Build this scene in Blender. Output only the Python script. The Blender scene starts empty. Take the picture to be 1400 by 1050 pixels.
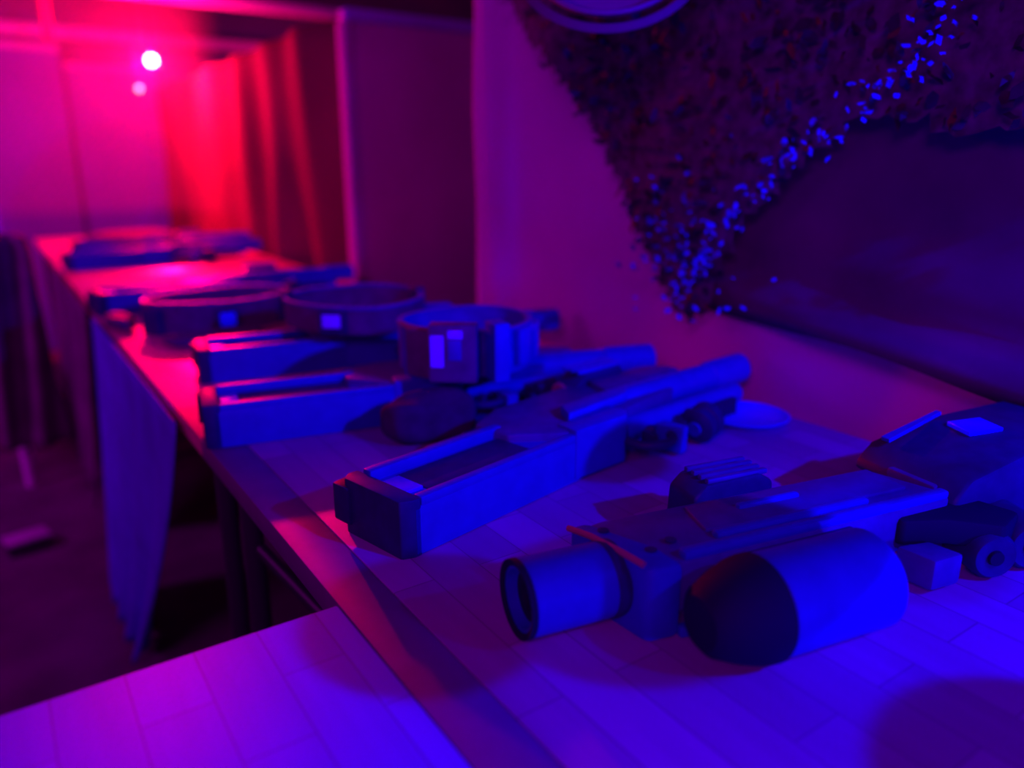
import bpy, bmesh, math, random
from mathutils import Vector, Matrix
random.seed(7)
PI = math.pi
C = bpy.context.scene.collection
S = bpy.context.scene
S.view_settings.view_transform = 'Standard'
S.view_settings.look = 'None'
S.view_settings.exposure = 0.0

# ------------------------------------------------------------------ materials
def mat(name, col, rough=.5, spec=.5, metal=0.0, noise=0.0, scale=20, emit=None, estr=0, bump=0.0, coat=0.0):
    m = bpy.data.materials.new(name); m.use_nodes = True
    nt = m.node_tree; b = nt.nodes['Principled BSDF']
    b.inputs['Base Color'].default_value = (*col, 1)
    b.inputs['Roughness'].default_value = rough
    b.inputs['Specular IOR Level'].default_value = spec
    b.inputs['Metallic'].default_value = metal
    b.inputs['Coat Weight'].default_value = coat
    if emit:
        b.inputs['Emission Color'].default_value = (*emit, 1)
        b.inputs['Emission Strength'].default_value = estr
    if noise or bump:
        tc = nt.nodes.new('ShaderNodeTexCoord')
        n = nt.nodes.new('ShaderNodeTexNoise'); n.inputs['Scale'].default_value = scale
        n.inputs['Detail'].default_value = 4
        nt.links.new(tc.outputs['Object'], n.inputs['Vector'])
        if noise:
            r = nt.nodes.new('ShaderNodeMapRange')
            r.inputs['From Min'].default_value = .3; r.inputs['From Max'].default_value = .7
            r.inputs['To Min'].default_value = 1 - noise; r.inputs['To Max'].default_value = 1 + noise
            nt.links.new(n.outputs['Fac'], r.inputs['Value'])
            mx = nt.nodes.new('ShaderNodeVectorMath'); mx.operation = 'SCALE'
            mx.inputs[0].default_value = col
            nt.links.new(r.outputs['Result'], mx.inputs['Scale'])
            nt.links.new(mx.outputs['Vector'], b.inputs['Base Color'])
        if bump:
            bp = nt.nodes.new('ShaderNodeBump'); bp.inputs['Strength'].default_value = bump
            bp.inputs['Distance'].default_value = .01
            nt.links.new(n.outputs['Fac'], bp.inputs['Height'])
            nt.links.new(bp.outputs['Normal'], b.inputs['Normal'])
    return m

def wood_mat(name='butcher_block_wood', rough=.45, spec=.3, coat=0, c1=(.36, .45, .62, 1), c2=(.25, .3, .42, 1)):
    m = bpy.data.materials.new(name); m.use_nodes = True
    nt = m.node_tree; b = nt.nodes['Principled BSDF']
    tc = nt.nodes.new('ShaderNodeTexCoord')
    mp = nt.nodes.new('ShaderNodeMapping')
    mp.inputs['Rotation'].default_value = (0, 0, PI/2)
    nt.links.new(tc.outputs['Object'], mp.inputs['Vector'])
    br = nt.nodes.new('ShaderNodeTexBrick')
    br.inputs['Scale'].default_value = 1.0
    br.inputs['Brick Width'].default_value = .19
    br.inputs['Row Height'].default_value = .048
    br.inputs['Mortar Size'].default_value = .0008
    br.inputs['Mortar Smooth'].default_value = .3
    br.offset = .37
    br.inputs['Color1'].default_value = c1
    br.inputs['Color2'].default_value = c2
    br.inputs['Mortar'].default_value = tuple(c*.72 for c in c2[:3])+(1,)
    nt.links.new(mp.outputs['Vector'], br.inputs['Vector'])
    n = nt.nodes.new('ShaderNodeTexNoise'); n.inputs['Scale'].default_value = 9; n.inputs['Detail'].default_value = 6
    mp2 = nt.nodes.new('ShaderNodeMapping'); mp2.inputs['Scale'].default_value = (6, .6, 1)
    nt.links.new(tc.outputs['Object'], mp2.inputs['Vector']); nt.links.new(mp2.outputs['Vector'], n.inputs['Vector'])
    r = nt.nodes.new('ShaderNodeMapRange'); r.inputs['To Min'].default_value = .8; r.inputs['To Max'].default_value = 1.15
    nt.links.new(n.outputs['Fac'], r.inputs['Value'])
    v = nt.nodes.new('ShaderNodeVectorMath'); v.operation = 'SCALE'
    nt.links.new(br.outputs['Color'], v.inputs[0]); nt.links.new(r.outputs['Result'], v.inputs['Scale'])
    nt.links.new(v.outputs['Vector'], b.inputs['Base Color'])
    b.inputs['Roughness'].default_value = rough
    b.inputs['Specular IOR Level'].default_value = spec
    b.inputs['Coat Weight'].default_value = coat; b.inputs['Coat Roughness'].default_value = .33
    return m

M = dict(
    wood=wood_mat(), woodside=wood_mat('blue_lit_block_wood', .5, .3, 0, (.17, .3, .95, 1), (.145, .3, .82, 1)), woodgloss_redlit=wood_mat('red_lit_varnished_wood', .34, 1.0, 1.0, (.95, .3, .32, 1), (.75, .2, .24, 1)),  # copies of the wood with blue (side) and red (gloss) light in the colour
    band=mat('table_edge_strip', (.17, .3, .24), .5, .3, noise=.1, scale=30),
    blackmetal=mat('black_metal', (.03, .03, .05), .4),
    gun=mat('blue_black_plastic', (.022, .04, .50), .42, .22, noise=.08, scale=40, bump=.03),
    gundark=mat('dark_plastic', (.02, .02, .13), .5, .2, noise=.15, scale=60),
    gunhole_shade=mat('dark_cavity_shade', (.012, .01, .05), .7, .1),  # near-black stands in for shade in recesses and on unlit ends
    gunmid=mat('dull_dark_plastic', (.05, .04, .28), .45, .3, noise=.15, scale=50),
    red_glint=mat('red_highlight_plastic', (.35, .05, .2), .25, .8),  # red lamp highlight put into the rim colour
    sticker=mat('pale_sticker', (.12, .2, .9), .35, .4),
    screen=mat('lit_screen', (.02, .05, .8), .2, .5, emit=(0, .0, 1), estr=.55),
    screenp=mat('purple_screen', (.1, .1, .8), .2, .5, emit=(.06, .0, 1), estr=.5),
    pouch=mat('dark_pouch_fabric', (.05, .02, .10), .9, .1, noise=.3, scale=30),
    strap=mat('dark_strap_fabric', (.10, .03, .17), .7, .2, noise=.2, scale=40),
    strapblue=mat('blue_strap_fabric', (.05, .03, .45), .6, .25, noise=.15, scale=40),
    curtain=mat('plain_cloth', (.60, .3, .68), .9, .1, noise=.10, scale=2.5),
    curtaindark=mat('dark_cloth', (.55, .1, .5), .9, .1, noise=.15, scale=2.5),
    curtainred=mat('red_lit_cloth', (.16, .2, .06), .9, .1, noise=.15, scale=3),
    net=mat('camouflage_leaf', (.035, .02, .055), .8, .2, noise=.4, scale=30),
    netbase=mat('camouflage_backing', (.10, .04, .15), .9, .05, noise=.45, scale=45),
    netleaf=mat('camouflage_leaf_blue_lit', (.04, .1, .48), .6, .4, noise=.3, scale=60),  # leaf copy with the blue light put into its colour
    floor=mat('dark_floor', (.14, .06, .14), .8, .2, noise=.3, scale=5),
    wall=mat('rear_wall_paint', (.07, .2, .4), .8, .2, noise=.1, scale=2),
    ceil=mat('ceiling_paint', (.12, .1, .14), .9, .1, noise=.1, scale=2),
    beam=mat('pale_rail', (.35, .5, .8), .6, .2, noise=.1, scale=3),
    panel=mat('partition_board', (.09, .2, .62), .8, .2, noise=.12, scale=2),
    blue=mat('blue_cloth', (.12, .06, .85), .85, .1, noise=.15, scale=9),
    coat=mat('dark_coat_cloth', (.16, .05, .16), .95, .05, noise=.3, scale=9),
    white=mat('white_plastic', (.8, .8, .85), .5, .4),
    box=mat('pale_box', (.5, .4, .55), .6, .3),
    boxd=mat('dark_box_side', (.05, .03, .06), .6, .3),
    bulb=mat('glowing_bulb', (1, .8, .8), .3, emit=(1, .62, .58), estr=16),
    bulb2=mat('dim_bulb', (1, .4, .4), .3, emit=(1, .22, .24), estr=4.5),
)

# ------------------------------------------------------------------ geometry helpers
def box(bm, x0, x1, y0, y1, z0, z1):
    vs = [bm.verts.new((x, y, z)) for x in (x0, x1) for y in (y0, y1) for z in (z0, z1)]
    for f in ((0,1,3,2), (4,6,7,5), (0,4,5,1), (2,3,7,6), (0,2,6,4), (1,5,7,3)):
        bm.faces.new([vs[i] for i in f])

def prism(bm, pts, a0, a1, axis='z'):
    """pts: 2-D outline; extruded along axis from a0 to a1"""
    def P(p, t):
        return {'z': (p[0], p[1], t), 'y': (p[0], t, p[1]), 'x': (t, p[0], p[1])}[axis]
    A = [bm.verts.new(P(p, a0)) for p in pts]; B = [bm.verts.new(P(p, a1)) for p in pts]
    n = len(pts)
    bm.faces.new(A[::-1]); bm.faces.new(B)
    for i in range(n): bm.faces.new((A[i], A[(i+1) % n], B[(i+1) % n], B[i]))

def lathe(bm, prof, p0, d, seg=36):
    """prof: (t, r) along direction d from p0; r=0 closes"""
    d = Vector(d).normalized(); p0 = Vector(p0)
    up = Vector((0, 0, 1)) if abs(d.z) < .9 else Vector((1, 0, 0))
    s = d.cross(up).normalized(); u = s.cross(d)
    rings = []
    for t, r in prof:
        c = p0 + d * t
        if r <= 1e-6: rings.append([bm.verts.new(c)])
        else: rings.append([bm.verts.new(c + (s*math.cos(2*PI*k/seg) + u*math.sin(2*PI*k/seg))*r) for k in range(seg)])
    for a, b in zip(rings, rings[1:]):
        for k in range(seg):
            j = (k+1) % seg
            if len(a) == 1 and len(b) == 1: continue
            if len(a) == 1: bm.faces.new((a[0], b[k], b[j]))
            elif len(b) == 1: bm.faces.new((a[k], b[0], a[j]))
            else: bm.faces.new((a[k], b[k], b[j], a[j]))

def rod(bm, p0, p1, r, seg=20, hollow=0, depth=.02):
    p0 = Vector(p0); p1 = Vector(p1); L = (p1-p0).length; c = min(r*.12, .003)
    if hollow:
        prof = [(depth, 0), (depth, hollow), (0, hollow), (0, r-c), (c, r), (L-c, r), (L, r-c), (L, 0)]
    else:
        prof = [(0, 0), (0, r-c), (c, r), (L-c, r), (L, r-c), (L, 0)]
    lathe(bm, prof, p0, p1-p0, seg)

def sweep(bm, pts, r, seg=10, cap=True):
    pts = [Vector(p) for p in pts]; rings = []
    for i, p in enumerate(pts):
        d = (pts[min(i+1, len(pts)-1)] - pts[max(i-1, 0)]).normalized()
        up = Vector((0, 0, 1)) if abs(d.z) < .95 else Vector((1, 0, 0))
        s = d.cross(up).normalized(); u = s.cross(d)
        rings.append([bm.verts.new(p + (s*math.cos(2*PI*k/seg) + u*math.sin(2*PI*k/seg))*r) for k in range(seg)])
    for a, b in zip(rings, rings[1:]):
        for k in range(seg):
            j = (k+1) % seg; bm.faces.new((a[k], a[j], b[j], b[k]))
    if cap: bm.faces.new(rings[0]); bm.faces.new(rings[-1][::-1])

def ring(bm, cx, cy, z0, z1, rx, ry, th, rot=0, tilt=0, a0=0, a1=2*PI, seg=56, wob=0):
    """upright band following an ellipse"""
    full = abs(a1-a0-2*PI) < 1e-4
    n = seg if full else seg+1
    secs = []
    for k in range(n):
        a = a0 + (a1-a0)*k/seg
        w = 1 + wob*math.sin(3*a+1)
        dz = tilt*math.cos(a) + wob*.15*math.sin(2*a)
        sec = []
        for (q, z) in ((0, z0), (0, z1), (th, z1), (th, z0)):
            x = (rx*w-q)*math.cos(a); y = (ry*w-q)*math.sin(a)
            zz = z + max(dz, 0)
            sec.append(bm.verts.new((cx+x*math.cos(rot)-y*math.sin(rot), cy+x*math.sin(rot)+y*math.cos(rot), zz)))
        secs.append(sec)
    m = n if full else n-1
    for k in range(m):
        A = secs[k]; B = secs[(k+1) % n]
        for i in range(4):
            j = (i+1) % 4; bm.faces.new((A[i], A[j], B[j], B[i]))
    if not full:
        bm.faces.new(secs[0]); bm.faces.new(secs[-1][::-1])

def fin(name, bm, m, parent=None, bev=0, seg=2, smooth=38):
    bmesh.ops.remove_doubles(bm, verts=bm.verts, dist=1e-6)
    bmesh.ops.recalc_face_normals(bm, faces=bm.faces)
    if bev:
        es = [e for e in bm.edges if len(e.link_faces) == 2 and e.calc_face_angle(0) > math.radians(35)]
        bmesh.ops.bevel(bm, geom=es, offset=bev, segments=seg, profile=.5, affect='EDGES', clamp_overlap=True)
    for f in bm.faces: f.smooth = True
    for e in bm.edges:
        e.smooth = not (len(e.link_faces) == 2 and e.calc_face_angle(0) > math.radians(smooth))
    me = bpy.data.meshes.new(name); bm.to_mesh(me); bm.free()
    me.materials.append(m)
    o = bpy.data.objects.new(name, me); C.objects.link(o)
    if parent: o.parent = parent
    return o

def tag(o, label=None, cat=None, group=None, kind=None):
    if label: o['label'] = label
    if cat: o['category'] = cat
    if group: o['group'] = group
    if kind: o['kind'] = kind
    return o

def empty(name, loc, rz, label, cat, group=None):
    o = bpy.data.objects.new(name, None); C.objects.link(o)
    o.empty_display_size = .05
    o.location = loc; o.rotation_euler = (0, 0, math.radians(rz))
    return tag(o, label, cat, group)

def copy_tree(o, parent=None):
    c = o.copy(); C.objects.link(c); c.parent = parent
    for ch in list(o.children): copy_tree(ch, c)
    return c

def nb(): return bmesh.new()

TZ = .75          # table top height

# ------------------------------------------------------------------ setting
def plane_box(name, args, m, kind='structure', bev=0):
    bm = nb(); box(bm, *args); return tag(fin(name, bm, m, bev=bev), kind=kind)
plane_box('floor', (-3.5, 3.2, -3.0, 5.6, -.05, 0), M['floor'])
plane_box('ceiling', (-3.5, 3.2, -3.0, 5.6, 2.35, 2.4), M['ceil'])
plane_box('wall_back', (-3.5, 3.2, 5.55, 5.62, 0, 2.35), M['wall'])
plane_box('wall_right', (3.15, 3.2, -3.0, 5.55, 0, 2.35), M['wall'])
plane_box('wall_left', (-3.55, -3.5, -3.0, 5.55, 0, 2.35), M['wall'])
# ceiling beams run across the room
plane_box('trim_1', (-3.5, 3.15, 5.28, 5.36, 1.80, 1.865), M['beam'], bev=.004)
plane_box('trim_2', (-3.5, 3.15, 4.30, 4.38, 1.88, 1.93), M['beam'], bev=.004)
plane_box('trim_3', (-3.5, 3.15, 4.38, 4.46, 1.93, 2.35), M['ceil'], bev=.004)
bm = nb(); rod(bm, (.40, 4.6, 1.70), (.40, 4.6, 2.35), .022)
tag(fin('hanging_pipe', bm, mat('red_pipe', (.8, .1, .2), .3, .6)), 'thin vertical pipe hanging from the ceiling left of the red lights', 'pipe')

def curtain(name, Y0, Y1, z0, z1, X, m, amp=.02, wl=.2, n=160, label=None, edge=0, ph=0, along='y'):
    bm = nb(); rows = 24; g = []
    for i in range(n+1):
        t = i/n; y = Y0+(Y1-Y0)*t; col = []
        for j in range(rows+1):
            s = j/rows; z = z0+(z1-z0)*s
            k = math.sin(2*PI*(y/wl + .12*math.sin(3*s)+ph)) + .5*math.sin(2*PI*(y/wl*.43+.3*s+ph*2))
            x = X + amp*k*(.55+.45*(1-s)) + .010*math.sin(9*y+5*s)
            if edge:
                dy = abs(y - (Y1-.05))
                x -= .045*math.exp(-(dy/.03)**2)
            if along == 'x': x, yy = y, x
            else: yy = y
            col.append(bm.verts.new((x, yy, z)))
        g.append(col)
    for i in range(n):
        for j in range(rows):
            bm.faces.new((g[i][j], g[i+1][j], g[i+1][j+1], g[i][j+1]))
    o = fin(name, bm, m, smooth=180)
    sm = o.modifiers.new('thickness', 'SOLIDIFY'); sm.thickness = .004; sm.offset = 1
    if label: tag(o, label, 'curtain')
    return o

# right booth curtain, nearer
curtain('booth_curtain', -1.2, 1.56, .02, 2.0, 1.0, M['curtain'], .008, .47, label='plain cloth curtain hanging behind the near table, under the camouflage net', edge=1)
bm = nb(); sweep(bm, [(.985+.003*math.sin(k*.9), 1.548+.003*math.sin(k*1.7), .03+k*.1) for k in range(20)], .030, 28)
ro = fin('rolled_edge', bm, M['curtain'], bpy.data.objects['booth_curtain'], smooth=180)
# far red curtain
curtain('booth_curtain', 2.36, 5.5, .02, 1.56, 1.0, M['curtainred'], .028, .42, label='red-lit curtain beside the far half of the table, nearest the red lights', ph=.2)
# crosswise partition panel with pale top rail
t = empty('partition_panel', (.99, 2.33, 0), 0, 'dark partition panel standing crosswise between the two curtains with a pale top rail', 'partition')
bm = nb(); box(bm, .0, .95, 0, .035, 0, 1.525); fin('board', bm, M['curtaindark'], t, .003)
bm = nb(); box(bm, -.01, .97, -.012, .047, 1.525, 1.56); fin('top_rail', bm, M['beam'], t, .003)
bm = nb(); box(bm, -.02, .012, -.012, .047, 0, 1.525); fin('corner_post', bm, M['curtaindark'], t, .003)
# rear boards
t = empty('partition_board', (-.8, 5.42, 0), 0, 'tall pale purple board at the back left with a horizontal top rail', 'partition')
bm = nb(); box(bm, 0, 1.31, 0, .04, 0, 1.74); fin('board', bm, M['panel'], t, .003)
bm = nb(); box(bm, 0, 1.31, -.02, .05, 1.74, 1.78); fin('top_rail', bm, M['beam'], t, .004)
t = empty('partition_board', (.53, 5.46, 0), 0, 'lower board behind the red lights with a pink-lit top rail', 'partition')
bm = nb(); box(bm, 0, .50, 0, .04, 0, 1.655); fin('board', bm, M['panel'], t, .003)
bm = nb(); box(bm, 0, .50, -.02, .05, 1.655, 1.69); fin('top_rail', bm, M['beam'], t, .004)
# ------------------------------------------------------------------ tables
def leg_set(root, x0, x1, ys, brace=True):
    for y in ys:
        for x in (x0, x1):
            bm = nb(); rod(bm, (x, y, 0.012), (x, y, TZ-.03), .014, 16)
            l = fin('leg', bm, M['blackmetal'], root)
            bm = nb(); rod(bm, (x, y, 0.0), (x, y, .03), .018, 16); fin('foot_cap', bm, M['blackmetal'], l)
        bm = nb(); rod(bm, (x0, y, .12), (x1, y, .12), .010, 12); fin('crossbar', bm, M['blackmetal'], root)
def table(name, x0, x1, y0, y1, label, wm, grp=None, strip=True, legs=None, brace=()):
    t = empty(name, ((x0+x1)/2, (y0+y1)/2, 0), 0, label, 'table', grp)
    X0, X1, Y0, Y1 = x0-(x0+x1)/2, x1-(x0+x1)/2, y0-(y0+y1)/2, y1-(y0+y1)/2
    s = .047 if strip else 0
    bm = nb(); box(bm, X0+s, X1, Y0, Y1, TZ-.028, TZ); fin('tabletop', bm, M[wm], t, .0015)
    if strip:
        bm = nb(); box(bm, X0, X0+s-.0006, Y0, Y1, TZ-.028, TZ-.0004); fin('edge_strip', bm, M['band'], t, .0015)
    leg_set(t, X0+.035, X1-.05, legs or (Y0+.1, Y1-.1))
    for (a, b) in brace:
        bm = nb(); sweep(bm, [a, (Vector(a)+Vector(b))/2, b], .009, 10); fin('brace', bm, M['blackmetal'], t)
    return t
G = None
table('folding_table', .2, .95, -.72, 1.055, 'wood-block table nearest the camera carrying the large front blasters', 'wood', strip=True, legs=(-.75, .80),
      brace=[((-.34, .80, .62), (-.12, .45, .30)), ((-.34, .45, .30), (-.2, .8, .50))])
table('folding_table', .2, .95, 1.058, 2.86, 'middle table in the row, carrying the headbands, lit red at its left corner', 'woodgloss_redlit', strip=False, legs=(-.86, .8))
table('folding_table', .2, .95, 2.863, 4.66, 'farthest table in the row, beneath the red lights', 'woodgloss_redlit', strip=False, legs=(-.8, .8))
t = empty('side_table', (-.35, .04, 0), 0, 'wood-block table at the lower left, butted square against the long row', 'table')
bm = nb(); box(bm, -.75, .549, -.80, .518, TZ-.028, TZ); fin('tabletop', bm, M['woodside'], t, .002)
leg_set(t, -.6, .43, (-.65, .36))

# ------------------------------------------------------------------ hanging cloths at the table side
def drape(name, x, ytop, ybot, z0, m, label, cat, folds=5, amp=.018, ztop=TZ-.005, n=70):
    bm = nb(); g = []
    for i in range(n+1):
        t = i/n; col = []
        for j in range(25):
            s = j/24; e = s**1.3
            y = (ytop[0]*(1-e)+ybot[0]*e)*(1-t) + (ytop[1]*(1-e)+ybot[1]*e)*t
            z = ztop*(1-s)+z0*s
            xx = x - .012 - amp*s*(1+math.sin(2*PI*folds*t+.8*s)) - .02*s
            col.append(bm.verts.new((xx, y, z)))
        g.append(col)
    for i in range(n):
        for j in range(24): bm.faces.new((g[i][j], g[i+1][j], g[i+1][j+1], g[i][j+1]))
    o = fin(name, bm, m, smooth=180)
    sm = o.modifiers.new('thickness', 'SOLIDIFY'); sm.thickness = .003; sm.offset = 0
    return tag(o, label, cat)
drape('hanging_cloth', .2, (1.16, 2.15), (1.70, 2.10), .03, M['blue'], 'blue cloth hanging from the table edge down to the floor beside the black leg', 'cloth', 4, .022)
drape('hanging_cloth', .2, (2.3, 3.6), (2.45, 3.3), .12, M['coat'], 'dark reddish cloth hanging off the far table side behind the blue cloth', 'cloth', 5, .010)

# small box on the floor
t = empty('small_box', (-.04, 2.53, 0), 12, 'small pale-topped box lying on the dark floor left of the tables', 'box')
bm = nb(); box(bm, -.055, .055, -.035, .035, 0, .035); fin('box_body', bm, M['boxd'], t, .004)
bm = nb(); box(bm, -.058, .058, -.038, .038, .035, .047); fin('lid', bm, M['box'], t, .004)

# chair at the far left with a coat
t = empty('plastic_chair', (-.13, 3.25, 0), 0, 'chair cut off by the left edge of the photo, white seat and blue-lit rounded back', 'chair')
bm = nb(); prism(bm, [(-.2, -.2), (.19, -.2), (.19, .2), (-.2, .2)], .42, .450); fin('seat', bm, M['white'], t, .008)
bm = nb()
pts = [(-.17, .45)] + [(-.17, 1.0)] + [(-.17+.35*(.5-.5*math.cos(PI*k/12)), 1.01+.16*math.sin(PI*k/12)) for k in range(13)] + [(.18, .45)]
prism(bm, pts, .17, .195, 'y'); fin('backrest', bm, mat('blue_lit_chair_back', (.25, .2, .95), .5), t, .006)  # blue light put into the backrest colour
for (x, y) in ((-.17, -.17), (.12, -.17), (-.17, .17), (.13, .17)):
    bm = nb(); rod(bm, (x*1.05, y*1.05, 0), (x, y, .43), .016, 14); fin('leg', bm, M['white'], t)
bm = nb()
g = []
for i in range(41):
    a = i/40; col = []
    for j in range(21):
        s = j/20
        z = .87 - .68*s + (.03*math.sin(PI*a))*(1-s)
        x = .0 + (a-.5)*(.13+.04*s)
        y = -.035 - .03*math.sin(9*a+3*s) - .03*s
        col.append(bm.verts.new((x, y, z)))
    g.append(col)
for i in range(40):
    for j in range(20): bm.faces.new((g[i][j], g[i+1][j], g[i+1][j+1], g[i][j+1]))
o = fin('dark_coat', bm, M['coat'], smooth=180); o.location = (.045, 2.98, 0)
sm = o.modifiers.new('thickness', 'SOLIDIFY'); sm.thickness = .03
tag(o, 'dark coat hanging in front of the white chair at the far left', 'coat')

# ------------------------------------------------------------------ camouflage net
net_outline = [(1.43, 1.46), (1.28, 1.33), (1.15, 1.21), (1.02, 1.06), (.93, .92), (.86, .86), (.82, .89), (.76, 1.03), (.67, 1.11), (.60, 1.16), (.40, 1.15), (.05, 1.20), (-.2, 1.5), (-.2, 1.9), (1.0, 1.9), (1.45, 1.7)]
def inside(p, poly):
    c = False; n = len(poly)
    for i in range(n):
        (x1, y1), (x2, y2) = poly[i], poly[(i+1) % n]
        if (y1 > p[1]) != (y2 > p[1]) and p[0] < (x2-x1)*(p[1]-y1)/(y2-y1)+x1: c = not c
    return c
root = empty('camouflage_net', (.925, .8, 1.2), 0, 'dark camouflage net draped in a V over the curtain behind the table', 'net')
bm = nb(); cell = .018
cache = {}
def gv(i, j):
    if (i, j) not in cache:
        y = -.2+i*cell; z = .84+j*cell
        cache[(i, j)] = bm.verts.new((.006+.005*math.sin(y*14)+.005*math.sin(z*17+y*6), y+random.uniform(-.006, .006)-.8, z+random.uniform(-.006, .006)-1.2))
    return cache[(i, j)]
for i in range(93):
    for j in range(60):
        if inside((-.2+(i+.5)*cell, .84+(j+.5)*cell), net_outline):
            bm.faces.new((gv(i, j), gv(i+1, j), gv(i+1, j+1), gv(i, j+1)))
fin('mesh_backing', bm, M['netbase'], root, smooth=180)
def leaf(bm, x, y, z, s, facing=None):
    v = Vector((random.gauss(-1, .4), random.gauss(0, .6), random.gauss(0, .6))).normalized()
    if facing: v = (v*.7+Vector(facing)).normalized()
    q = v.to_track_quat('Z', 'Y').to_matrix() @ Matrix.Rotation(random.random()*6.28, 3, 'Z')
    w = s*random.uniform(.3, .6)
    pts = [(-s, 0, 0), (-s*.3, w, .003), (s*.4, w*.8, 0), (s, 0, .002), (s*.3, -w, 0), (-s*.5, -w*.7, .003)]
    bm.faces.new([bm.verts.new(Vector((x, y, z))+q @ Vector(p)) for p in pts])
bm = nb(); k = 0
while k < 2600:
    p = (random.uniform(-.2, 1.45), random.uniform(.84, 1.9))
    if inside(p, net_outline):
        leaf(bm, random.uniform(-.02, .01), p[0]-.8, p[1]-1.2, random.uniform(.006, .016)); k += 1
tag(fin('leaf_scraps', bm, M['net'], root, smooth=180), kind='stuff')
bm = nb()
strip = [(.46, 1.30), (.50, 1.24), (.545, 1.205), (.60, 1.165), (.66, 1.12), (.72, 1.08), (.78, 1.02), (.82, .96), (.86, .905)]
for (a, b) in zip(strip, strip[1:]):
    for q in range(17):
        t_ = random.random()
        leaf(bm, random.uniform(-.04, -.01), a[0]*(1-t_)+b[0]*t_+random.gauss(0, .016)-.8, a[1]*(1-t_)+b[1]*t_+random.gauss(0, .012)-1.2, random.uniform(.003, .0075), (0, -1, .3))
for q in range(95):   # scattered leaves in the lower V, blue light in their colour
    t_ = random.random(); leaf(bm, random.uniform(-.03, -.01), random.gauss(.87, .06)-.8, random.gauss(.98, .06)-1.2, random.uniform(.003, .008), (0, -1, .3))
tag(fin('blue_lit_leaf_scraps', bm, M['netleaf'], root, smooth=180), 'blue-lit leaf scraps along the right edge of the net', kind='stuff')
# blue-purple sheet hung over the curtain, sagging hem gathered in horizontal folds
bm = nb(); g = []
for i in range(121):
    y = .86 - 1.6*i/120; col = []
    hem = .885 - .07*min(1, max(0, (.86-y)/.75))**1.4 + .006*math.sin(14*y)
    for j in range(41):
        s_ = j/40; z = 1.75*s_ + hem*(1-s_)
        low = math.exp(-((z-hem)/.07)**2)
        sag = math.sin(62*(z + .05*math.sin(3*y)) + 2*math.sin(5*y))
        col.append(bm.verts.new((.970 - .012*low*(1+sag) - .004*sag*math.exp(-((z-hem)/.25)**2), y, z)))
    g.append(col)
for i in range(120):
    for j in range(40): bm.faces.new((g[i][j], g[i+1][j], g[i+1][j+1], g[i][j+1]))
o = tag(fin('hung_sheet', bm, mat('blue_purple_sheet', (.10, .1, .15), .9, .1, noise=.3, scale=5), smooth=180), 'dark blue-purple sheet over the curtain right of the net, with a sagging gathered hem', 'cloth')
sm = o.modifiers.new('thickness', 'SOLIDIFY'); sm.thickness = .004; sm.offset = 0
# blue dish behind the middle blaster muzzle
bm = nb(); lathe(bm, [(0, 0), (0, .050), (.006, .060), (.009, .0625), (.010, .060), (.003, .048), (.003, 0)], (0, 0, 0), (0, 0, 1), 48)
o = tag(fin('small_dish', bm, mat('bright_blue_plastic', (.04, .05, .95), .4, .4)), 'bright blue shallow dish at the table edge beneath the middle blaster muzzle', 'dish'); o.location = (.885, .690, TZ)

# round lamp shade hanging at the top
t = empty('hanging_lampshade', (.79, .92, 1.40), 0, 'round pale shade hanging at the top of the photo in front of the net', 'lampshade')
bm = nb(); lathe(bm, [(0, .085), (.02, .11), (.03, .115), (.034, .112), (.02, .10), (.004, .08), (.006, 0)], (0, 0, -.02), (-.5, -.6, .55), 48)
fin('shade', bm, mat('dim_shade', (.22, .1, .22), .7), t)
bm = nb(); lathe(bm, [(0, .128), (.008, .136), (.016, .128), (.008, .121), (0, .128)], (0, 0, -.012), (-.5, -.6, .55), 48); fin('rim', bm, mat('dim_shade_rim', (.14, .05, .12), .8), t)
bm = nb(); rod(bm, (0, 0, .0), (0, 0, .87), .004, 8); fin('cord', bm, M['blackmetal'], t)

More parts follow.
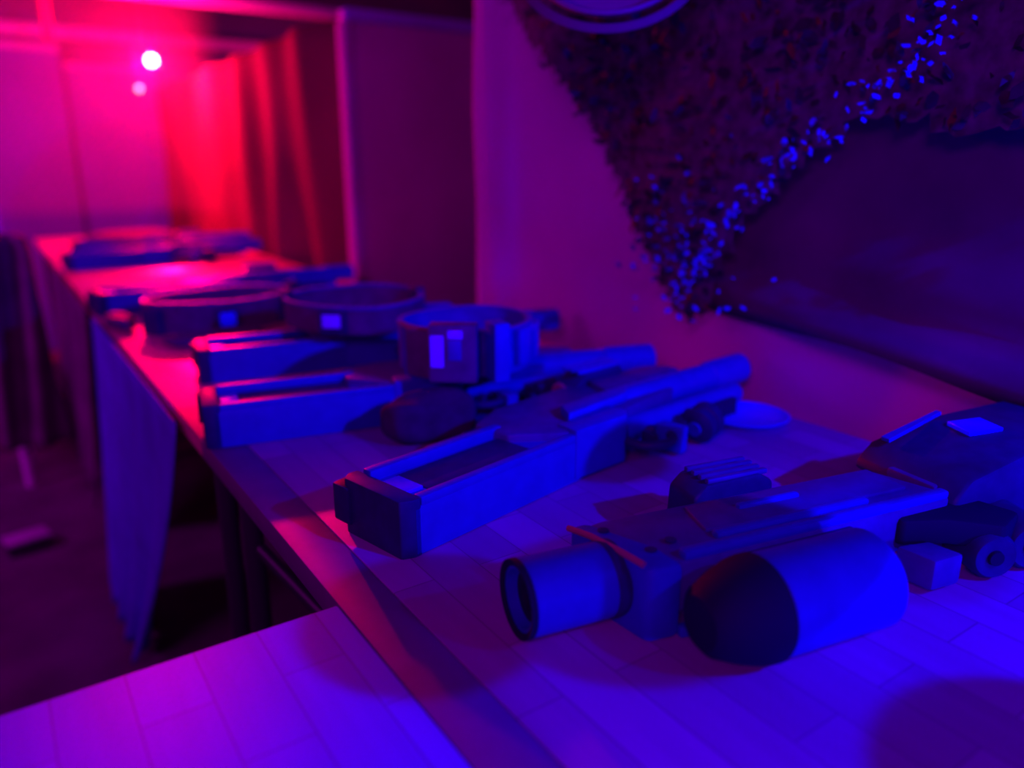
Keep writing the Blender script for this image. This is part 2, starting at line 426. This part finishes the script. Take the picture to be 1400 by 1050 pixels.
# ------------------------------------------------------------------ long blaster (stock at -u end, muzzle at +u end)
def long_blaster(loc, rz, label):
    r = empty('laser_tag_blaster', loc, rz, label, 'toy gun', 'long laser tag blasters lying on the tables')
    # stock: open tray box
    bm = nb()
    box(bm, .012, .27, 0, .10, 0, .052)
    fin('stock', bm, M['gun'], r, .003)
    bm = nb(); prism(bm, [(0, .006), (.012, 0), (.022, 0), (.022, .1), (.010, .1), (0, .092)], 0, .060); prism(bm, [(-.004, .082), (.02, .082), (.02, .112), (-.004, .108)], .012, .052)
    fin('butt_plate', bm, M['gundark'], r, .002)
    bm = nb(); box(bm, .022, .262, 0, .012, .050, .060); fin('near_rim', bm, M['gun'], r, .002)
    bm = nb(); box(bm, .022, .215, .078, .092, .050, .064); fin('rail', bm, M['gun'], r, .003)
    bm = nb(); box(bm, .05, .20, .018, .072, .0515, .0535); fin('recessed_panel', bm, M['gundark'], r, .0006)
    bm = nb(); box(bm, .025, .048, .028, .066, .052, .0555); fin('sticker', bm, M['sticker'], r, .0006)
    # shoulder slab / receiver
    bm = nb(); prism(bm, [(.20, .055), (.24, .02), (.27, 0), (.345, -.004), (.36, .012), (.50, .02), (.53, .035), (.53, .105), (.44, .135), (.26, .135), (.20, .11)], .008, .062)
    fin('receiver', bm, M['gunmid'], r, .004)
    bm = nb(); prism(bm, [(.255, -.002), (.345, -.010), (.362, .004), (.36, .03), (.26, .03)], .004, .066)
    fin('side_block', bm, M['gun'], r, .003)
    bm = nb(); prism(bm, [(.28, .03), (.40, .03), (.44, .055), (.30, .06)], .060, .074); fin('top_cover', bm, M['gun'], r, .003)
    bm = nb(); box(bm, .14, .21, .118, .132, .03, .045); box(bm, .2, .26, .11, .135, .015, .045); fin('side_rail', bm, M['gun'], r, .003)
    # barrels
    bm = nb(); rod(bm, (.36, .062, .052), (.615, .062, .052), .021, 32); fin('barrel', bm, M['gun'], r)
    bm = nb(); rod(bm, (.700, .062, .052), (.608, .062, .052), .0235, 32, hollow=.017, depth=.03)
    mz = fin('muzzle', bm, M['gun'], r)
    bm = nb(); rod(bm, (.602, .062, .052), (.609, .062, .052), .0195, 32); fin('muzzle_collar', bm, M['gundark'], mz)
    bm = nb(); rod(bm, (.37, .022, .034), (.63, .022, .034), .0145, 28); fin('lower_barrel', bm, M['gun'], r)
    bm = nb()
    box(bm, .46, .60, .004, .018, .018, .036)
    for k in range(12): box(bm, .463+k*.0115, .469+k*.0115, -.004, .006, .014, .038)
    fin('ribbed_rail', bm, M['gundark'], r, .001)
    bm = nb(); prism(bm, [(.40, .075), (.57, .082), (.57, .105), (.54, .125), (.42, .125)], .03, .070); fin('handguard', bm, M['gunmid'], r, .004)
    # near side: trigger guard loop, grip knob
    bm = nb()
    pts = [(.385+.032*math.cos(a), -.012+.030*math.sin(a), .03) for a in [PI*.15+2*PI*k/28*.86 for k in range(29)]]
    sweep(bm, pts, .006, 10); tg = fin('trigger_guard', bm, M['gundark'], r)
    bm = nb(); prism(bm, [(.385, .0), (.395, .0), (.392, -.022), (.382, -.03)], .022, .036); fin('trigger', bm, M['gundark'], tg, .002)
    bm = nb(); prism(bm, [(.412, -.002), (.432, .0), (.436, -.036), (.418, -.04)], .006, .040); fin('grip_bracket', bm, M['gun'], r, .002)
    bm = nb()
    lathe(bm, [(0, 0), (0, .018), (.004, .024), (.014, .024), (.016, .021), (.02, .021), (.022, .024), (.034, .024), (.038, .019), (.038, 0)], (.468, -.024, .026), (1, .1, .2), 28)
    k_ = fin('foregrip', bm, M['gundark'], r)
    bm = nb(); lathe(bm, [(0, 0), (0, .010), (.003, .010), (.003, 0)], (.463, -.0245, .025), (1, .1, .2), 20); fin('foregrip_cap', bm, M['gun'], k_)
    bm = nb(); box(bm, .462, .50, -.012, .014, .012, .034); fin('foregrip_mount', bm, M['gundark'], r, .003)
    # far side optic
    bm = nb(); prism(bm, [(.385, .03), (.395, .06), (.42, .078), (.49, .080), (.505, .062), (.505, .03)], .128, .168, 'y')
    op = fin('optic', bm, M['gundark'], r, .004)
    bm = nb()
    for k in range(3): box(bm, .405, .495, .130+k*.013, .137+k*.013, .0775, .084)
    fin('optic_ribs', bm, M['gun'], op, .002)
    bm = nb(); rod(bm, (.383, .148, .052), (.389, .148, .052), .015, 20); fin('optic_rim', bm, M['red_glint'], op)
    bm = nb(); box(bm, .40, .50, .10, .132, .02, .05); fin('optic_mount', bm, M['gundark'], r, .003)
    p = Vector((.30, .05, 0)); q = Matrix.Rotation(math.radians(-6), 3, 'Z')
    for ch in r.children:
        if ch.name.split('.')[0] in ('barrel', 'muzzle', 'lower_barrel', 'ribbed_rail', 'handguard', 'trigger_guard', 'grip_bracket', 'foregrip', 'foregrip_mount', 'optic', 'optic_mount'):
            ch.rotation_euler = (0, 0, math.radians(-6)); ch.location = p-q @ p
    return r
g2 = long_blaster((.279, .589, TZ), 13.0, 'large blue blaster in the middle of the near table, tray-topped stock toward the camera')
def place(loc, rz, label):
    g = copy_tree(g2); g.location = loc; g.rotation_euler = (0, 0, math.radians(rz)); g['label'] = label; return g
place((.195, 1.000, TZ), -10.5, 'blue blaster just behind the middle one, its stock by the red-lit table corner')
place((.262, 1.33, TZ), -9, 'third blaster back, with a red-lit rim on its stock, partly behind the buckled headband')
place((.20, 2.08, TZ), 6, 'blaster lying behind the two wide headbands, stock end near the left table edge')
place((.22, 3.10, TZ), 4, 'nearer of the two blurred blasters on the farthest table')
place((.28, 3.55, TZ), -3, 'farther of the two blurred blasters on the farthest table')

# ------------------------------------------------------------------ front blaster
r = empty('laser_tag_blaster', (.406, .366, TZ), -10.7, 'front blaster nearest the camera with short thick muzzle and big cylinder lying beside it', 'toy gun')
bm = nb(); prism(bm, [(-.018, .004), (-.002, -.002), (.30, 0), (.31, .01), (.285, .085), (-.02, .088), (-.042, .083)], .020, .064); fin('body', bm, M['gunmid'], r, .004)
bm = nb(); prism(bm, [(-.030, -.004), (.001, -.006), (-.004, .03), (-.020, .06), (-.034, .088), (-.052, .086)], .0, .066); fin('front_plate', bm, M['gun'], r, .006)
bm = nb(); sweep(bm, [(-.0525, .086, .0640), (-.045, .062, .0665), (-.037, .03, .0672), (-.030, .004, .066)], .0028, 8); fin('plate_edge_glint', bm, M['red_glint'], r)  # red strip drawn as the lamp's highlight along the plate
bm = nb(); box(bm, .005, .30, .000, .011, .062, .071); fin('near_rail', bm, M['gun'], r, .003)
bm = nb(); box(bm, .05, .22, .018, .028, .063, .070); box(bm, .10, .17, .052, .060, .063, .071); fin('top_rail', bm, M['gun'], r, .003)
bm = nb(); prism(bm, [(.05, .034), (.09, .030), (.28, .030), (.28, .078), (.06, .078)], .062, .067); fin('top_cover', bm, M['gunmid'], r, .002)
for (x, y) in ((-.012, .022), (-.030, .066), (.012, .03)):
    bm = nb(); lathe(bm, [(0, .005), (.0015, .005), (.002, .003), (.0012, 0)], (x, y, .0655), (0, 0, 1), 14); fin('screw', bm, M['gundark'], r)
bm = nb(); rod(bm, (-.118, .042, .037), (-.030, .042, .037), .031, 44, hollow=.024, depth=.012)
mz = fin('muzzle', bm, M['gun'], r)
bm = nb(); lathe(bm, [(0, .026), (-.002, .0315), (.003, .0318), (.003, .026)], (-.119, .042, .037), (1, 0, 0), 44); fin('muzzle_ring', bm, M['gunhole_shade'], mz)
bm = nb(); rod(bm, (-.110, .042, .037), (-.104, .042, .037), .0235, 36, hollow=.012, depth=.004); fin('muzzle_lens', bm, M['gunhole_shade'], mz)
bm = nb(); lathe(bm, [(0, .0315), (.006, .0325), (.012, .0315), (.012, .02)], (-.046, .042, .037), (1, 0, 0), 40); fin('muzzle_collar', bm, M['gundark'], mz)
# big cylinder on the near side
bm = nb(); lathe(bm, [(0, 0), (0, .036), (.004, .040), (.110, .040), (.114, .037), (.114, 0)], (.038, -.046, .041), (1, 0, 0), 56)
cy = fin('cylinder', bm, M['gun'], r)
bm = nb(); lathe(bm, [(-.040, 0), (-.040, .020), (-.034, .027), (-.016, .035), (.0, .0400), (.010, .0412), (.014, .0412), (.014, .039)], (.026, -.046, .0412), (1, 0, 0), 56); fin('cylinder_cap', bm, M['gunhole_shade'], cy)  # dark colour stands in for the cap's unlit side
bm = nb(); prism(bm, [(.045, -.02), (.18, -.02), (.18, .004), (.045, .004)], .030, .060); fin('cylinder_mount', bm, M['gundark'], r, .004)
# wedge at the plate foot
bm = nb(); prism(bm, [(.0, .0), (.05, .0), (.05, -.012), (.0, -.008)], .0, .010); fin('foot_wedge', bm, M['gun'], r, .002)
# ribbed far-side block
bm = nb(); prism(bm, [(.090, .018), (.092, .056), (.106, .068), (.168, .070), (.186, .060), (.190, .018)], .104, .148, 'y')
rb = fin('ribbed_block', bm, M['gundark'], r, .004)
bm = nb()
for k in range(4): box(bm, .108, .180, .107+k*.011, .113+k*.011, .067, .0725)
fin('ribs', bm, M['gunmid'], rb, .0015)
bm = nb(); box(bm, .10, .18, .08, .106, .022, .05); fin('block_mount', bm, M['gundark'], r, .003)
# rear housing with screen
bm = nb(); prism(bm, [(.305, .060), (.325, .078), (.40, .094), (.53, .098), (.53, .016), (.37, .016), (.365, .045), (.305, .05)], -.004, .115, 'y')
h = fin('rear_housing', bm, M['gundark'], r, .005)
bm = nb(); prism(bm, [(.39, .052), (.435, .048), (.445, .082), (.40, .086)], .0935, .0985); fin('screen', bm, M['screen'], h, .001)
bm = nb(); prism(bm, [(.33, .092), (.42, .104), (.42, .110), (.33, .102)], .0, .004); o_ = fin('ridge', bm, M['gun'], h); o_.location = (0, .0, .084); o_.rotation_euler = (0, -.17, 0); o_.location = (0, 0, .027)
bm = nb(); box(bm, .305, .35, .02, .075, .050, .066); fin('housing_step', bm, M['gunmid'], h, .003)
# rear grip and knobs
bm = nb(); prism(bm, [(.235, .03), (.30, .028), (.34, .0), (.35, -.035), (.31, -.05), (.275, -.02), (.235, -.006)], .030, .056); fin('grip', bm, M['gunhole_shade'], r, .005)
bm = nb(); prism(bm, [(.225, -.01), (.26, -.015), (.268, -.045), (.232, -.045)], .006, .036); fin('grip_bracket', bm, M['gunmid'], r, .004)
for (u, v, c) in ((.305, -.048, .022), (.352, -.05, .024)):
    bm = nb(); lathe(bm, [(0, 0), (0, c*.55), (-.001, c*.85), (.004, c), (.05, c), (.052, c*.8), (.052, 0)], (u, v, c+.003), (.35, 1, .0), 36); kn = fin('knob', bm, M['gundark'], r)
    bm = nb(); lathe(bm, [(-.003, 0), (-.003, c*.3), (.001, c*.34)], (u, v, c+.003), (.35, 1, .0), 30); fin('knob_lens', bm, M['gunhole_shade'], kn)
bm = nb(); prism(bm, [(.28, .0), (.42, .0), (.42, .04), (.28, .04)], .012, .048); fin('rear_frame', bm, M['gunmid'], r, .004)

# ------------------------------------------------------------------ headbands
def headband(loc, rz, rx, ry, h, label, boxes, m='strap', tilt=.0, z0=0, screen='screen', pad=True):
    r = empty('sensor_headband', loc, rz, label, 'headband')
    bm = nb(); ring(bm, 0, 0, z0, z0+h, rx, ry, .005, tilt=tilt, wob=.02); fin('band', bm, M[m], r, smooth=60)
    bm = nb(); ring(bm, 0, 0, z0+h-.004, z0+h+.001, rx+.002, ry+.002, .008, tilt=tilt, wob=.02); fin('band_trim', bm, M['strapblue'], r, smooth=60)
    for (ang, w, hh, d, sc) in boxes:
        a = math.radians(ang); cx = rx*math.cos(a); cy = ry*math.sin(a)
        nrm = math.atan2(math.sin(a)/ry, math.cos(a)/rx)
        bm = nb(); box(bm, -.006, d, -w/2, w/2, z0+.002, z0+hh)
        b = fin('sensor_box', bm, M['gundark'], r, .004); b.location = (cx, cy, 0); b.rotation_euler = (0, 0, nrm)
        if sc:
            bm = nb(); box(bm, d-.001, d+.002, -w*.32, w*.32, z0+hh*.35, z0+hh*.85); fin('sensor_window', bm, M[sc], b, .001)
    return r
# buckled headband standing across the second blaster
r = headband((.572, .965, TZ+.0745), 0, .100, .095, .066, 'upright headband with a tall buckle box, resting on top of the second blaster', [], 'strapblue', z0=.0)
r.name = 'sensor_headband'
a = math.radians(236); bx = empty  # buckle group as parts of the headband
def hb_part(name, m, ang, rad, w, d, z0, z1, parent, bev=.003):
    a = math.radians(ang)
    bm = nb(); box(bm, 0, d, -w/2, w/2, z0, z1)
    o = fin(name, bm, M[m], parent, bev); o.location = (rad*math.cos(a), rad*.93*math.sin(a), 0); o.rotation_euler = (0, 0, a); return o
bk = hb_part('buckle_box', 'strap', 232, .097, .066, .028, .0, .080, r)
for (y0, y1, z0, z1, m_) in ((-.030, -.012, .022, .066, 'screenp'), (-.006, .014, .062, .073, 'screenp'), (-.006, .012, .032, .060, 'strapblue')):
    bm = nb(); box(bm, .027, .0302, y0, y1, z0, z1); fin('buckle_window', bm, M[m_], bk, .001)
hb_part('strap_end', 'gun', 262, .104, .024, .034, -.0, .082, r)
for an in (292, 318): hb_part('sensor_block', 'gun', an, .098, .030, .014, .012, .064, r)
hb_part('side_clip', 'strap', 203, .097, .045, .014, .0, .068, r)
bm = nb(); ring(bm, 0, 0, .065, .069, .103, .098, .009, a0=math.radians(165), a1=math.radians(222), seg=20); fin('rim', bm, M['red_glint'], r)  # arc coloured as a red highlight on the band

headband((.56, 1.36, TZ+.0745), -8, .128, .140, .048, 'open oval headband resting on top of the third blaster, small purple light', [(238, .05, .045, .012, 'screenp'), (5, .04, .055, .012, None), (150, .04, .055, .01, None)], 'strap')
headband((.425, 1.85, TZ), 6, .165, .11, .070, 'dark headband farther left with one bright blue square light', [(262, .05, .055, .014, 'screen'), (200, .05, .06, .012, None), (320, .04, .05, .012, None)], 'strap')
# dark base/pouch shapes under the bands
def pouch(loc, rz, sx, sy, sz, m, label, name='soft_pouch'):
    bm = nb()
    bmesh.ops.create_uvsphere(bm, u_segments=32, v_segments=16, radius=1)
    for v in bm.verts:
        x, y, z = v.co
        f = lambda c: math.copysign(abs(c)**.6, c)
        v.co = (f(x)*sx*(1+.05*math.sin(5*y)), f(y)*sy, (f(z)*.5+.5)*sz*(1+.08*math.sin(4*x+3*y)))
    o = fin(name, bm, M[m], smooth=180); o.location = loc; o.rotation_euler = (0, 0, math.radians(rz)); return tag(o, label, 'pouch')
pouch((.462, .876, TZ), -8, .066, .030, .064, 'pouch', 'dark soft pouch in front of the second blaster, just under the buckled headband')
pouch((.37, 1.66, TZ), 0, .10, .035, .022, 'strap', 'flat dark pouch on the red-lit tabletop before the left headband')
pouch((.222, 1.92, TZ), 15, .022, .05, .034, 'strap', 'small dark pouch at the left table edge by the far blaster stock')
pouch((.60, 4.25, TZ), 15, .20, .10, .05, 'strap', 'dark blurred bag at the far end of the table row')
# white slip standing in for pink-lit tabletop between the blasters
bm = nb(); prism(bm, [(0, 0), (.05, -.012), (.06, .03), (.012, .04)], 0, .001)
o = tag(fin('lit_tabletop_slip', bm, M['white']), 'small white slip standing in for pink-lit tabletop between the two middle blasters', 'paper'); o.location = (.79, .925, TZ)

# ------------------------------------------------------------------ red string lamp
LP = (.78, 4.2, 1.59)
r = empty('hanging_bulb', LP, 0, 'bright white-hot red bulb hanging near the far curtain', 'light bulb')
bm = nb(); bmesh.ops.create_uvsphere(bm, u_segments=20, v_segments=12, radius=.024); fin('bulb', bm, M['bulb'], r)
bm = nb(); rod(bm, (0, 0, .02), (0, 0, .05), .012, 12); fin('socket', bm, M['blackmetal'], r)
bm = nb(); rod(bm, (0, 0, .05), (0, 0, .76), .003, 8); fin('cord', bm, M['blackmetal'], r)
r = empty('hanging_bulb', (.71, 4.2, 1.46), 0, 'smaller dim orange-red bulb hanging below the bright one', 'light bulb')
bm = nb(); bmesh.ops.create_uvsphere(bm, u_segments=20, v_segments=12, radius=.014); fin('bulb', bm, M['bulb2'], r)
bm = nb(); rod(bm, (0, 0, .012), (0, 0, .035), .008, 12); fin('socket', bm, M['blackmetal'], r)
bm = nb(); rod(bm, (0, 0, .035), (0, 0, .89), .002, 8); fin('cord', bm, M['blackmetal'], r)

# ------------------------------------------------------------------ lights
def light(kind, name, loc, col, e, **k):
    l = bpy.data.lights.new(name, kind); l.color = col; l.energy = e
    for a, v in k.items(): setattr(l, a, v)
    o = bpy.data.objects.new(name, l); C.objects.link(o); o.location = loc; return o
def aim(o, p):
    o.rotation_euler = (Vector(p)-o.location).to_track_quat('-Z', 'Y').to_euler()
light('POINT', 'red_bulb_light', (LP[0]-.02, LP[1]-.06, LP[2]-.02), (1, 0, .055), 190, shadow_soft_size=.03)
o = light('SPOT', 'red_table_fill', (.74, 4.12, 1.56), (1, 0, .045), 560, spot_size=math.radians(13), spot_blend=.12, shadow_soft_size=.03); aim(o, (.36, 2.02, TZ))  # added spot beside the bulb, boosts red on the middle table
SP = Vector((.86, -.55, 1.55))
sp = light('SPOT', 'blue_spot', SP, (0, 0, 1), 112, spot_size=math.radians(125), spot_blend=.4, shadow_soft_size=.006)
aim(sp, (.45, .95, TZ))
# added gobo in the blue spot: dark discs aimed to shade the tabletop
L = sp.data; L.use_nodes = True; nt = L.node_tree; em = nt.nodes['Emission']
ge = nt.nodes.new('ShaderNodeNewGeometry')
neg = nt.nodes.new('ShaderNodeVectorMath'); neg.operation = 'SCALE'; neg.inputs['Scale'].default_value = GSIGN = 1.0
nt.links.new(ge.outputs['Incoming'], neg.inputs[0])
sx = nt.nodes.new('ShaderNodeSeparateXYZ'); nt.links.new(neg.outputs['Vector'], sx.inputs[0])
def mth(op, a, b=None, c=None):
    n = nt.nodes.new('ShaderNodeMath'); n.operation = op
    for i, v in enumerate((a, b, c)):
        if v is None: continue
        if isinstance(v, (int, float)): n.inputs[i].default_value = v
        else: nt.links.new(v, n.inputs[i])
    return n.outputs[0]
tt = mth('DIVIDE', TZ-SP.z, sx.outputs['Z'])
hx = mth('MULTIPLY_ADD', sx.outputs['X'], tt, SP.x)
hy = mth('MULTIPLY_ADD', sx.outputs['Y'], tt, SP.y)
down = mth('LESS_THAN', sx.outputs['Z'], -.02)
val = None
for (cx, cy, rr, s) in ((.41, .43, .122, .8), (.255, .50, .105, .85), (.48, .105, .122, .9), (.68, .35, .10, .35), (.61, .68, .075, .85)):
    dx = mth('SUBTRACT', hx, cx); dy = mth('SUBTRACT', hy, cy)
    d = mth('SQRT', mth('ADD', mth('MULTIPLY', dx, dx), mth('MULTIPLY', dy, dy)))
    mr = nt.nodes.new('ShaderNodeMapRange'); mr.inputs['From Min'].default_value = rr-.004; mr.inputs['From Max'].default_value = rr+.004
    mr.inputs['To Min'].default_value = 1-s; mr.inputs['To Max'].default_value = 1
    nt.links.new(d, mr.inputs['Value'])
    val = mr.outputs['Result'] if val is None else mth('MINIMUM', val, mr.outputs['Result'])
dx = mth('SUBTRACT', hx, .93); dy = mth('SUBTRACT', hy, .70)
d = mth('SQRT', mth('ADD', mth('MULTIPLY', dx, dx), mth('MULTIPLY', dy, dy)))
val = mth('MAXIMUM', val, mth('SUBTRACT', 1.0, down))
nt.links.new(val, em.inputs['Strength'])
o = light('SPOT', 'low_blue_fill', (.80, -.80, .86), (0, 0, 1), 46, spot_size=math.radians(70), spot_blend=.6, shadow_soft_size=.05); aim(o, (.45, .7, .80))  # added unseen fill, brightens blaster sides at a grazing angle
# unseen magenta fills added for ambient light, off to the left
o = light('AREA', 'purple_fill', (-1.3, -.9, 2.2), (.85, 0, 1), 20, shape='DISK', size=.8); aim(o, (.6, 1.5, .7))
o = light('AREA', 'magenta_back_fill', (-1.6, 2.6, 1.7), (.8, 0, 1), 22, shape='DISK', size=.8); aim(o, (.6, 4.8, .9))
w = bpy.data.worlds.new('room_gloom'); S.world = w; w.use_nodes = True
w.node_tree.nodes['Background'].inputs[0].default_value = (.45, 0, .8, 1); w.node_tree.nodes['Background'].inputs[1].default_value = .05

# haze in the back of the room
bm = nb(); box(bm, -1.5, .96, 3.62, 5.38, .90, 2.3)
hm = bpy.data.materials.new('smoke_haze'); hm.use_nodes = True; n_ = hm.node_tree; n_.nodes.clear()
out = n_.nodes.new('ShaderNodeOutputMaterial'); vs = n_.nodes.new('ShaderNodeVolumeScatter')
vs.inputs['Color'].default_value = (1, .9, 1, 1); vs.inputs['Density'].default_value = .10; vs.inputs['Anisotropy'].default_value = .2
n_.links.new(vs.outputs[0], out.inputs['Volume'])
hz = fin('haze', bm, hm); tag(hz, 'thin smoke haze around the red lights at the far end', 'haze', kind='stuff')

# ------------------------------------------------------------------ camera
cam = bpy.data.cameras.new('camera'); co = bpy.data.objects.new('camera', cam); C.objects.link(co)
co.location = (0, 0, 1.11)
co.rotation_euler = (math.radians(90-15.996), 0, math.radians(-34.187))
cam.sensor_width = 36; cam.lens = 36*1043/1400; cam.clip_start = .01
cam.dof.use_dof = True; cam.dof.focus_distance = .72; cam.dof.aperture_fstop = 1.9
S.camera = co
